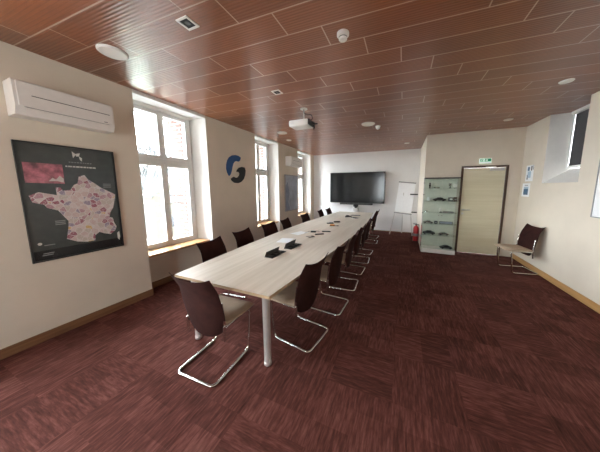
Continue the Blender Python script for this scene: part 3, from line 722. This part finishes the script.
def cup(name, lab, x, z, mat, h, rr, cat='trophy'):
    item(name, cat, lab, x, z, [('bowl', MB().lathe([(rr*0.3, 0.3*h), (rr*0.8, 0.5*h), (rr, h), (rr*0.9, h), (rr*0.7, 0.52*h), (0, 0.4*h)], (0, 0, 0), 18), mat), ('foot', MB().lathe([(rr*0.8, 0), (rr*0.8, 0.1*h), (rr*0.25, 0.16*h), (rr*0.3, 0.3*h)], (0, 0, 0), 18), 'black')])
item('figurine', 'figurine', 'small black standing figurine on the top cabinet shelf', 0.615, SH[4], [('body', MB().lathe([(0.024, 0), (0.024, 0.01), (0.012, 0.02), (0.022, 0.06), (0.026, 0.085), (0.010, 0.10), (0.018, 0.118), (0.012, 0.136), (0, 0.14)], (0, 0, 0), 14), 'black')])
item('glass_award', 'award', 'small clear glass award on the top cabinet shelf beside the figurine', 0.70, SH[4], [('block', MB().prism([(-0.035, 0.012), (0.035, 0.012), (0.025, 0.12), (0, 0.14), (-0.025, 0.12)], -0.012, 0.012, 'y'), 'cglass'), ('plinth', MB().box(-0.045, 0.045, -0.025, 0.025, 0, 0.012), 'silver')], 0.03)
item('plaque', 'plaque', 'low dark plaque lying on the top cabinet shelf', 0.76, SH[4], [('block', MB().box(-0.055, 0.055, -0.04, 0.04, 0, 0.035, 0.004), 'black'), ('plate', MB().box(-0.04, 0.04, -0.0415, -0.0395, 0.008, 0.026), 'silver')], -0.05)
cup('trophy', 'silver cup on the right of the top cabinet shelf', 1.05, SH[4], 'silver', 0.12, 0.04)
item('badge_stand', 'badge', 'round pale badge on a stand at the right end of the top cabinet shelf', 1.15, SH[4], [('disc', MB().lathe([(0.0, -0.006), (0.045, -0.006), (0.045, 0.006), (0, 0.006)], (0, 0, 0.06), 20, Matrix.Rotation(PI/2, 4, 'X')), 'white'), ('foot', MB().box(-0.03, 0.03, -0.02, 0.02, 0, 0.014, 0.003), 'dgrey')])
item('mug', 'mug', 'white mug on the second cabinet shelf from the top', 0.62, SH[3], [('bowl', MB().lathe([(0.032, 0), (0.036, 0.004), (0.036, 0.085), (0.031, 0.085), (0.031, 0.008), (0, 0.008)], (0, 0, 0), 18), 'white'), ('handle', MB().tube(fillet([(0.034, 0, 0.07), (0.062, 0, 0.066), (0.062, 0, 0.03), (0.034, 0, 0.02)], 0.018), 0.005, 8), 'white')], 0.04)
model_car('black', 'long black model car on the second cabinet shelf from the top', 0.84, SH[3], 0.28, 0.05)
item('boxed_model', 'box', 'dark box on the right of the second cabinet shelf from the top', 1.08, SH[3], [('box', MB().box(-0.045, 0.045, -0.05, 0.05, 0, 0.09, 0.003), 'dgrey'), ('front_label', MB().box(-0.03, 0.03, -0.052, -0.0495, 0.03, 0.07), 'ink')])
item('boxed_model', 'box', 'smaller brown box at the right end of the second cabinet shelf', 1.17, SH[3], [('box', MB().box(-0.03, 0.03, -0.05, 0.05, 0, 0.10, 0.003), 'door_frame'), ('front_label', MB().box(-0.02, 0.02, -0.052, -0.0495, 0.03, 0.06), 'grey')])
item('paperweight', 'paperweight', 'small silver paperweight at the left of the middle cabinet shelf', 0.57, SH[2], [('dome', MB().lathe([(0.045, 0), (0.045, 0.012), (0.03, 0.04), (0, 0.05)], (0, 0, 0), 18), 'silver')])
cup('goblet', 'white goblet in the centre of the middle cabinet shelf', 0.89, SH[2], 'white', 0.10, 0.035, 'goblet')
item('tray', 'tray', 'flat grey tray on the right of the middle cabinet shelf', 1.05, SH[2], [('dish', MB().box(-0.11, 0.11, -0.06, 0.06, 0, 0.022, 0.006), 'grey'), ('rim', MB().tube([(-0.108, -0.058, 0.024), (0.108, -0.058, 0.024), (0.108, 0.058, 0.024), (-0.108, 0.058, 0.024)], 0.004, 6, True), 'silver')])
model_car('silver', 'pale silver model car on the fourth cabinet shelf from the top', 0.63, SH[1], 0.22, 0.0)
item('dark_cube', 'box', 'small dark cube in the centre of the fourth cabinet shelf', 0.80, SH[1], [('box', MB().box(-0.035, 0.035, -0.035, 0.035, 0, 0.065, 0.003), 'black'), ('front_label', MB().box(-0.02, 0.02, -0.037, -0.0345, 0.02, 0.045), 'grey')])
item('photo_frame', 'photo frame', 'long low frame on the right of the fourth cabinet shelf', 1.02, SH[1], [('frame', MB().box(-0.14, 0.14, -0.008, 0.008, 0, 0.06, 0.003), 'black'), ('print', MB().box(-0.13, 0.13, -0.0095, -0.0075, 0.008, 0.052), 'greyart')])
model_car('black', 'black model car on the lowest cabinet shelf', 0.66, SH[0], 0.28, -0.08)
model_car('silver', 'silver model car on the right of the lowest cabinet shelf', 0.98, SH[0], 0.22, 0.12)
model_car('dgrey', 'dark grey model car on the white cabinet base', 1.06, 0.10, 0.27, 0.05)

# ------------------------------------------------------------------ right wall
def notice(y0, y1, z0, z1, lab, kind):
    r = empty('notice', (XR, (y0+y1)/2, z0)); tag(r, lab, 'notice', 'notices on the right wall'); W = (y1-y0)/2; Hh = z1-z0
    s = MB().box(-0.004, -0.0005, -W, W, 0, Hh).build('sheet', M['paper'], r)
    def blk(nm, a, b, c, d_, mt): MB().box(-0.0052, -0.0039, -W+a*2*W, -W+b*2*W, c*Hh, d_*Hh).build(nm, M[mt], s)
    if kind == 0:
        blk('picture', 0.30, 0.72, 0.22, 0.62, 'lblue'); blk('dark_picture', 0.52, 0.78, 0.66, 0.9, 'navy'); blk('dark_strip', 0.18, 0.34, 0.66, 0.95, 'dgrey'); blk('small_mark', 0.66, 0.8, 0.12, 0.4, 'dgrey'); blk('edge_strip', 0.02, 0.08, 0.7, 1.0, 'dgrey')
    else:
        blk('picture', 0.18, 0.78, 0.14, 0.58, 'navy'); blk('picture_top', 0.18, 0.78, 0.58, 0.74, 'lblue'); blk('heading', 0.25, 0.7, 0.82, 0.88, 'grey')
notice(5.68, 5.96, 1.74, 2.07, 'white notice with pale blue picture, upper of two on the right wall', 0)
notice(5.74, 6.03, 1.42, 1.70, 'white notice with dark blue picture, lower of two on the right wall', 1)
r = empty('whiteboard', (XR, 3.3, 1.205)); tag(r, 'grey framed whiteboard at the right edge of the right wall', 'whiteboard')
MB().box(-0.016, -0.0005, -0.79, 0.79, 0.01, 0.98).build('panel', M['paper'], r)
f = MB(); f.box(-0.022, -0.0005, 0.785, 0.80, 0, 0.99).box(-0.022, -0.0005, -0.80, -0.785, 0, 0.99).box(-0.022, -0.0005, -0.785, 0.785, 0, 0.013).box(-0.022, -0.0005, -0.785, 0.785, 0.977, 0.99)
f.build('frame', M['grey'], r)

# ------------------------------------------------------------------ ceiling fittings
def disc(name, x, y, rad, lab, cat, grp, th=0.02, mat='lamp_glass'):
    r = empty(name, (x, y, ZC)); tag(r, lab, cat, grp)
    MB().lathe([(rad, -0.0005), (rad, -th*0.5), (rad*0.9, -th), (rad*0.86, -th), (rad*0.84, -th*0.6)], (0, 0, 0), 32).build('rim', M['white'], r, True)
    MB().lathe([(rad*0.86, -th*0.5), (rad*0.86, -th*0.85), (0, -th*0.95)], (0, 0, 0), 32).build('diffuser', M[mat], r, True)
    return r
disc('ceiling_speaker', -2.68, 1.305, 0.118, 'large round white ceiling speaker near the left wall', 'ceiling speaker', None)
disc('ceiling_light', -0.73, 4.62, 0.135, 'round white flush ceiling light above the middle of the table', 'ceiling light', 'round ceiling lights')
disc('ceiling_light', -2.74, 4.54, 0.12, 'round flush ceiling light by the second window', 'ceiling light', 'round ceiling lights')
for x, y, rad, lab in ((1.81, 3.78, 0.068, 'small round downlight near the right wall slit window'), (1.82, 5.38, 0.075, 'small round downlight nearest the door'), (0.045, 6.96, 0.075, 'small round downlight in front of the far wall'), (-2.98, 5.29, 0.075, 'small round downlight beside the left wall between windows')):
    disc('downlight', x, y, rad, lab, 'downlight', 'small ceiling downlights', 0.014)
for x, y, lab in ((-1.665, 1.335, 'square white framed black recessed spotlight nearest us'), (-1.675, 2.66, 'square recessed spotlight in front of the projector')):
    r = empty('recessed_spotlight', (x, y, ZC)); tag(r, lab, 'spotlight', 'square recessed spotlights'); s = 0.06
    f = MB(); f.box(-s, -s+0.017, -s, s, -0.008, -0.0005).box(s-0.017, s, -s, s, -0.008, -0.0005).box(-s+0.017, s-0.017, -s, -s+0.017, -0.008, -0.0005).box(-s+0.017, s-0.017, s-0.017, s, -0.008, -0.0005)
    f.build('bezel', M['white'], r); MB().box(-s+0.017, s-0.017, -s+0.017, s-0.017, -0.003, -0.0005).build('recess', M['hole'], r)
    MB().lathe([(0.022, -0.003), (0.02, -0.005), (0, -0.004)], (0, 0, 0), 16).build('lens', M['dgrey'], r, True)
r = empty('smoke_detector', (-0.54, 1.925, ZC)); tag(r, 'small white round smoke detector on the ceiling nearest us', 'smoke detector')
MB().lathe([(0.052, -0.0005), (0.052, -0.02), (0.046, -0.026)], (0, 0, 0), 24).build('base', M['white'], r, True)
MB().lathe([(0.036, -0.024), (0.036, -0.05), (0.028, -0.058), (0, -0.06)], (0, 0, 0), 24).build('sensor_head', M['white'], r, True)
MB().lathe([(0.0365, -0.034), (0.0365, -0.041)], (0, 0, 0), 24).build('vent_slot', M['dgrey'], r, True)
r = empty('ceiling_sensor', (-0.56, 4.87, ZC+0.001)); tag(r, 'tiny white dome sensor beside the round table light', 'sensor')
MB().lathe([(0.055, -0.0005), (0.055, -0.014)], (0, 0, 0), 20).build('base', M['white'], r, True); MB().lathe([(0.048, -0.014), (0.04, -0.05), (0.02, -0.07), (0, -0.073)], (0, 0, 0), 20).build('dome', M['white'], r, True)
# projector
r = empty('projector', (-1.62, 3.36, ZC)); tag(r, 'white projector hanging from the ceiling over the table', 'projector')
MB().lathe([(0.06, -0.0005), (0.06, -0.012), (0.02, -0.02)], (0.02, 0, 0), 20).build('ceiling_plate', M['satin'], r, True)
MB().tube([(0.02, 0, -0.01), (0.02, 0, -0.18)], 0.014, 10).box(-0.06, 0.10, -0.05, 0.05, -0.197, -0.178, 0.003).build('mount_pole', M['satin'], r, True)
bo = MB().box(-0.21, 0.14, -0.12, 0.15, -0.295, -0.195, 0.022, 3).build('casing', M['white'], r, True)
MB().box(0.13, 0.165, -0.105, 0.14, -0.285, -0.2, 0.006).build('connector_panel', M['black'], r)
MB().lathe([(0.036, 0), (0.036, 0.028), (0.028, 0.03), (0.022, 0.012), (0, 0.012)], (0.06, 0.15, -0.235), 20, Matrix.Rotation(-PI/2, 4, 'X')).build('lens', M['screen'], r, True)
MB().tube(fillet([(0.16, 0.0, -0.235), (0.21, 0.0, -0.265), (0.26, 0.02, -0.262)], 0.02), 0.01, 6).tube(fillet([(0.16, 0.06, -0.25), (0.19, 0.06, -0.30), (0.17, 0.07, -0.33)], 0.02), 0.009, 6).tube(fillet([(0.165, -0.05, -0.21), (0.21, -0.06, -0.20), (0.17, -0.03, -0.12), (0.03, -0.02, -0.09), (0.03, -0.02, -0.01)], 0.05), 0.005, 6).build('cables', M['black'], r, True)

# ------------------------------------------------------------------ outside
struct(MB().box(-120, -4.21, -80, 160, -3.1, -3.0).build('ground_outside', M['asphalt']))
o = MB().box(-17, -14, -20, 40, -3.0, -2.96).build('lawn', M['grass']); struct(o)
rr = random.Random(5)
def shrub(loc, sx, sy, sz, lab, cat, grp, mat='hedge', nm='hedge_bush'):
    b = bmesh.new(); bmesh.ops.create_icosphere(b, subdivisions=3, radius=1.0)
    for v in b.verts:
        k = 1+rr.uniform(-0.16, 0.16); v.co = Vector((v.co.x*sx*k, v.co.y*sy*k, (v.co.z+0.9)*sz*k))
    q = MB(); q.b.free(); q.b = b; o = q.build(nm, M[mat]); o.location = loc; tag(o, lab, cat, grp); return o
hb = MB(); hb.b.free(); hb.b = bmesh.new(); bmesh.ops.create_cube(hb.b, size=1.0); bmesh.ops.subdivide_edges(hb.b, edges=hb.b.edges[:], cuts=14, use_grid_fill=True)
for v in hb.b.verts: v.co = Vector((v.co.x*1.3+rr.uniform(-.07, .07), v.co.y*9+rr.uniform(-.15, .15), (v.co.z+0.5)*1.45+(rr.uniform(-.1, .12) if v.co.z > -0.4 else 0)))
o = hb.build('hedge', M['hedge']); o.location = (-10, 7.2, -2.97); tag(o, 'green clipped hedge outside, low in the nearest visible window', 'hedge')
def house(x0, x1, y0, y1, h, rh, wm, rm, lab, axis='x'):
    r = empty('house', ((x0+x1)/2, (y0+y1)/2, -3.0)); tag(r, lab, 'house', 'houses outside the windows'); w, d_ = (x1-x0)/2, (y1-y0)/2
    MB().prism([(-d_, 0), (d_, 0), (d_, h), (0, h+rh), (-d_, h)], -w, w, 'x').build('walls', M[wm], r)
    m = MB()
    for s in (-1, 1): m.prism([(s*(d_+0.3), h-rh*0.3/d_), (s*(d_+0.3), h-rh*0.3/d_+0.18), (0, h+rh+0.18), (0, h+rh)], -w-0.25, w+0.25, 'x')
    m.build('roof', M[rm], r)
    for yy in (-d_*0.5, d_*0.5):
        for zz in (0.9, 3.2):
            if zz+1.2 < h+0.5:
                wo = MB().box(w, w+0.05, yy-0.5, yy+0.5, zz, zz+1.25).build('window', M['render_w'], r); MB().box(w+0.05, w+0.06, yy-0.42, yy+0.42, zz+0.08, zz+1.17).build('pane', M['screen'], wo)
    MB().box(-0.4, 0.4, d_*0.35, d_*0.35+0.7, h+rh*0.3, h+rh+0.9).build('chimney', M['brick'], r)
house(-30, -20, 11.5, 17.5, 4.0, 2.2, 'render_y', 'slate', 'ochre gabled house seen through the nearest visible window')
house(-34, -23, 18.6, 26, 5.0, 1.6, 'render_w', 'slate', 'grey house with blue slate roof beyond the ochre one')
house(-46, -36, 20, 40, 5.5, 2.5, 'render_w', 'slate', 'long distant grey house under a slate roof')
t = empty('bare_tree', (-18, 9.4, -3.0)); tag(t, 'bare grey tree outside, high in the nearest visible window', 'tree')
MB().tube([(0, 0, 0), (0.05, 0.1, 2), (0, 0, 4.5)], 0.16, 8).build('trunk', M['tree'], t, True)
m = MB()
def br(p, d_, l, r_, k):
    q = p+d_*l; m.tube([p, q], r_, 5)
    if k:
        for _ in range(4):
            nd = (d_+Vector((rr.uniform(-.8, .8), rr.uniform(-.8, .8), rr.uniform(-.2, .7)))).normalized(); br(q, nd, l*rr.uniform(.6, .85), r_*0.6, k-1)
for _ in range(6): br(Vector((0, 0, 4.0)), Vector((rr.uniform(-.7, .7), rr.uniform(-.7, .7), 1)).normalized(), 1.5, 0.09, 3)
m.build('branches', M['tree'], t)
r = empty('stair_railing', (-5.6, 4.1, -3.0)); tag(r, 'sloping grey stair railing outside, low in the nearest visible window', 'railing')
MB().tube([(0, -1.2, 2.5), (0, 1.0, 3.5)], 0.03, 8).tube([(0, -1.2, 2.1), (0, 1.0, 3.1)], 0.015, 8).build('hand_rail', M['dgrey'], r, True)
for k in range(4): MB().tube([(0, -1.2+k*0.73, 0), (0, -1.2+k*0.73, 2.5+k*0.332)], 0.018, 8).build('post', M['dgrey'], r, True)

# ------------------------------------------------------------------ light
wd = bpy.data.worlds.new('overcast_sky'); scene.world = wd; wd.use_nodes = True
nt = wd.node_tree; bg = nt.nodes['Background']
tc = nt.nodes.new('ShaderNodeTexCoord'); sp = nt.nodes.new('ShaderNodeSeparateXYZ'); rp = nt.nodes.new('ShaderNodeValToRGB')
nt.links.new(tc.outputs['Generated'], sp.inputs[0]); nt.links.new(sp.outputs[2], rp.inputs[0]); nt.links.new(rp.outputs[0], bg.inputs[0])
rp.color_ramp.elements[0].color = (0.95, 0.97, 1, 1); rp.color_ramp.elements[1].color = (0.78, 0.88, 1, 1)
bg.inputs[1].default_value = 52.0
def portal(x, y, z, sx, sy, rot):
    L = bpy.data.lights.new('window_daylight', 'AREA'); L.shape = 'RECTANGLE'; L.size = sx; L.size_y = sy; L.cycles.is_portal = True
    o = bpy.data.objects.new('window_daylight', L); COL.objects.link(o); o.location = (x, y, z); o.rotation_euler = rot
for a, b in WIN: portal(-3.795, (a+b)/2-0.07, 1.73, 2.2, b-a-0.12, (0, -PI/2, 0))
portal((BX0+BX1)/2, YB-0.26, (BZ0+BZ1)/2, BX1-BX0, BZ1-BZ0, (PI/2, 0, 0))
portal(XR+0.35, 4.85, 2.43, 0.95, 0.8, (0, PI/2, 0))

# ------------------------------------------------------------------ camera
cam = bpy.data.cameras.new('camera'); co = bpy.data.objects.new('camera', cam); COL.objects.link(co)
cam.sensor_width = 36; cam.lens = 36*210/600; cam.shift_x = -15/600; cam.shift_y = -11.2/600; cam.clip_start = 0.02; cam.clip_end = 500
co.location = (0, 0, 1.6)
pitch = math.atan(26.7/210); yaw = math.atan(88/math.hypot(210, 26.7))
co.rotation_euler = (PI/2-pitch, 0, yaw)
scene.camera = co
scene.view_settings.view_transform = 'Standard'; scene.view_settings.look = 'None'; scene.view_settings.gamma = 1.0; scene.view_settings.use_curve_mapping = False
scene.view_settings.exposure = 0.0
scene.cycles.max_bounces = 10; scene.cycles.diffuse_bounces = 6; scene.cycles.transparent_max_bounces = 24
scene.cycles.use_denoising = True
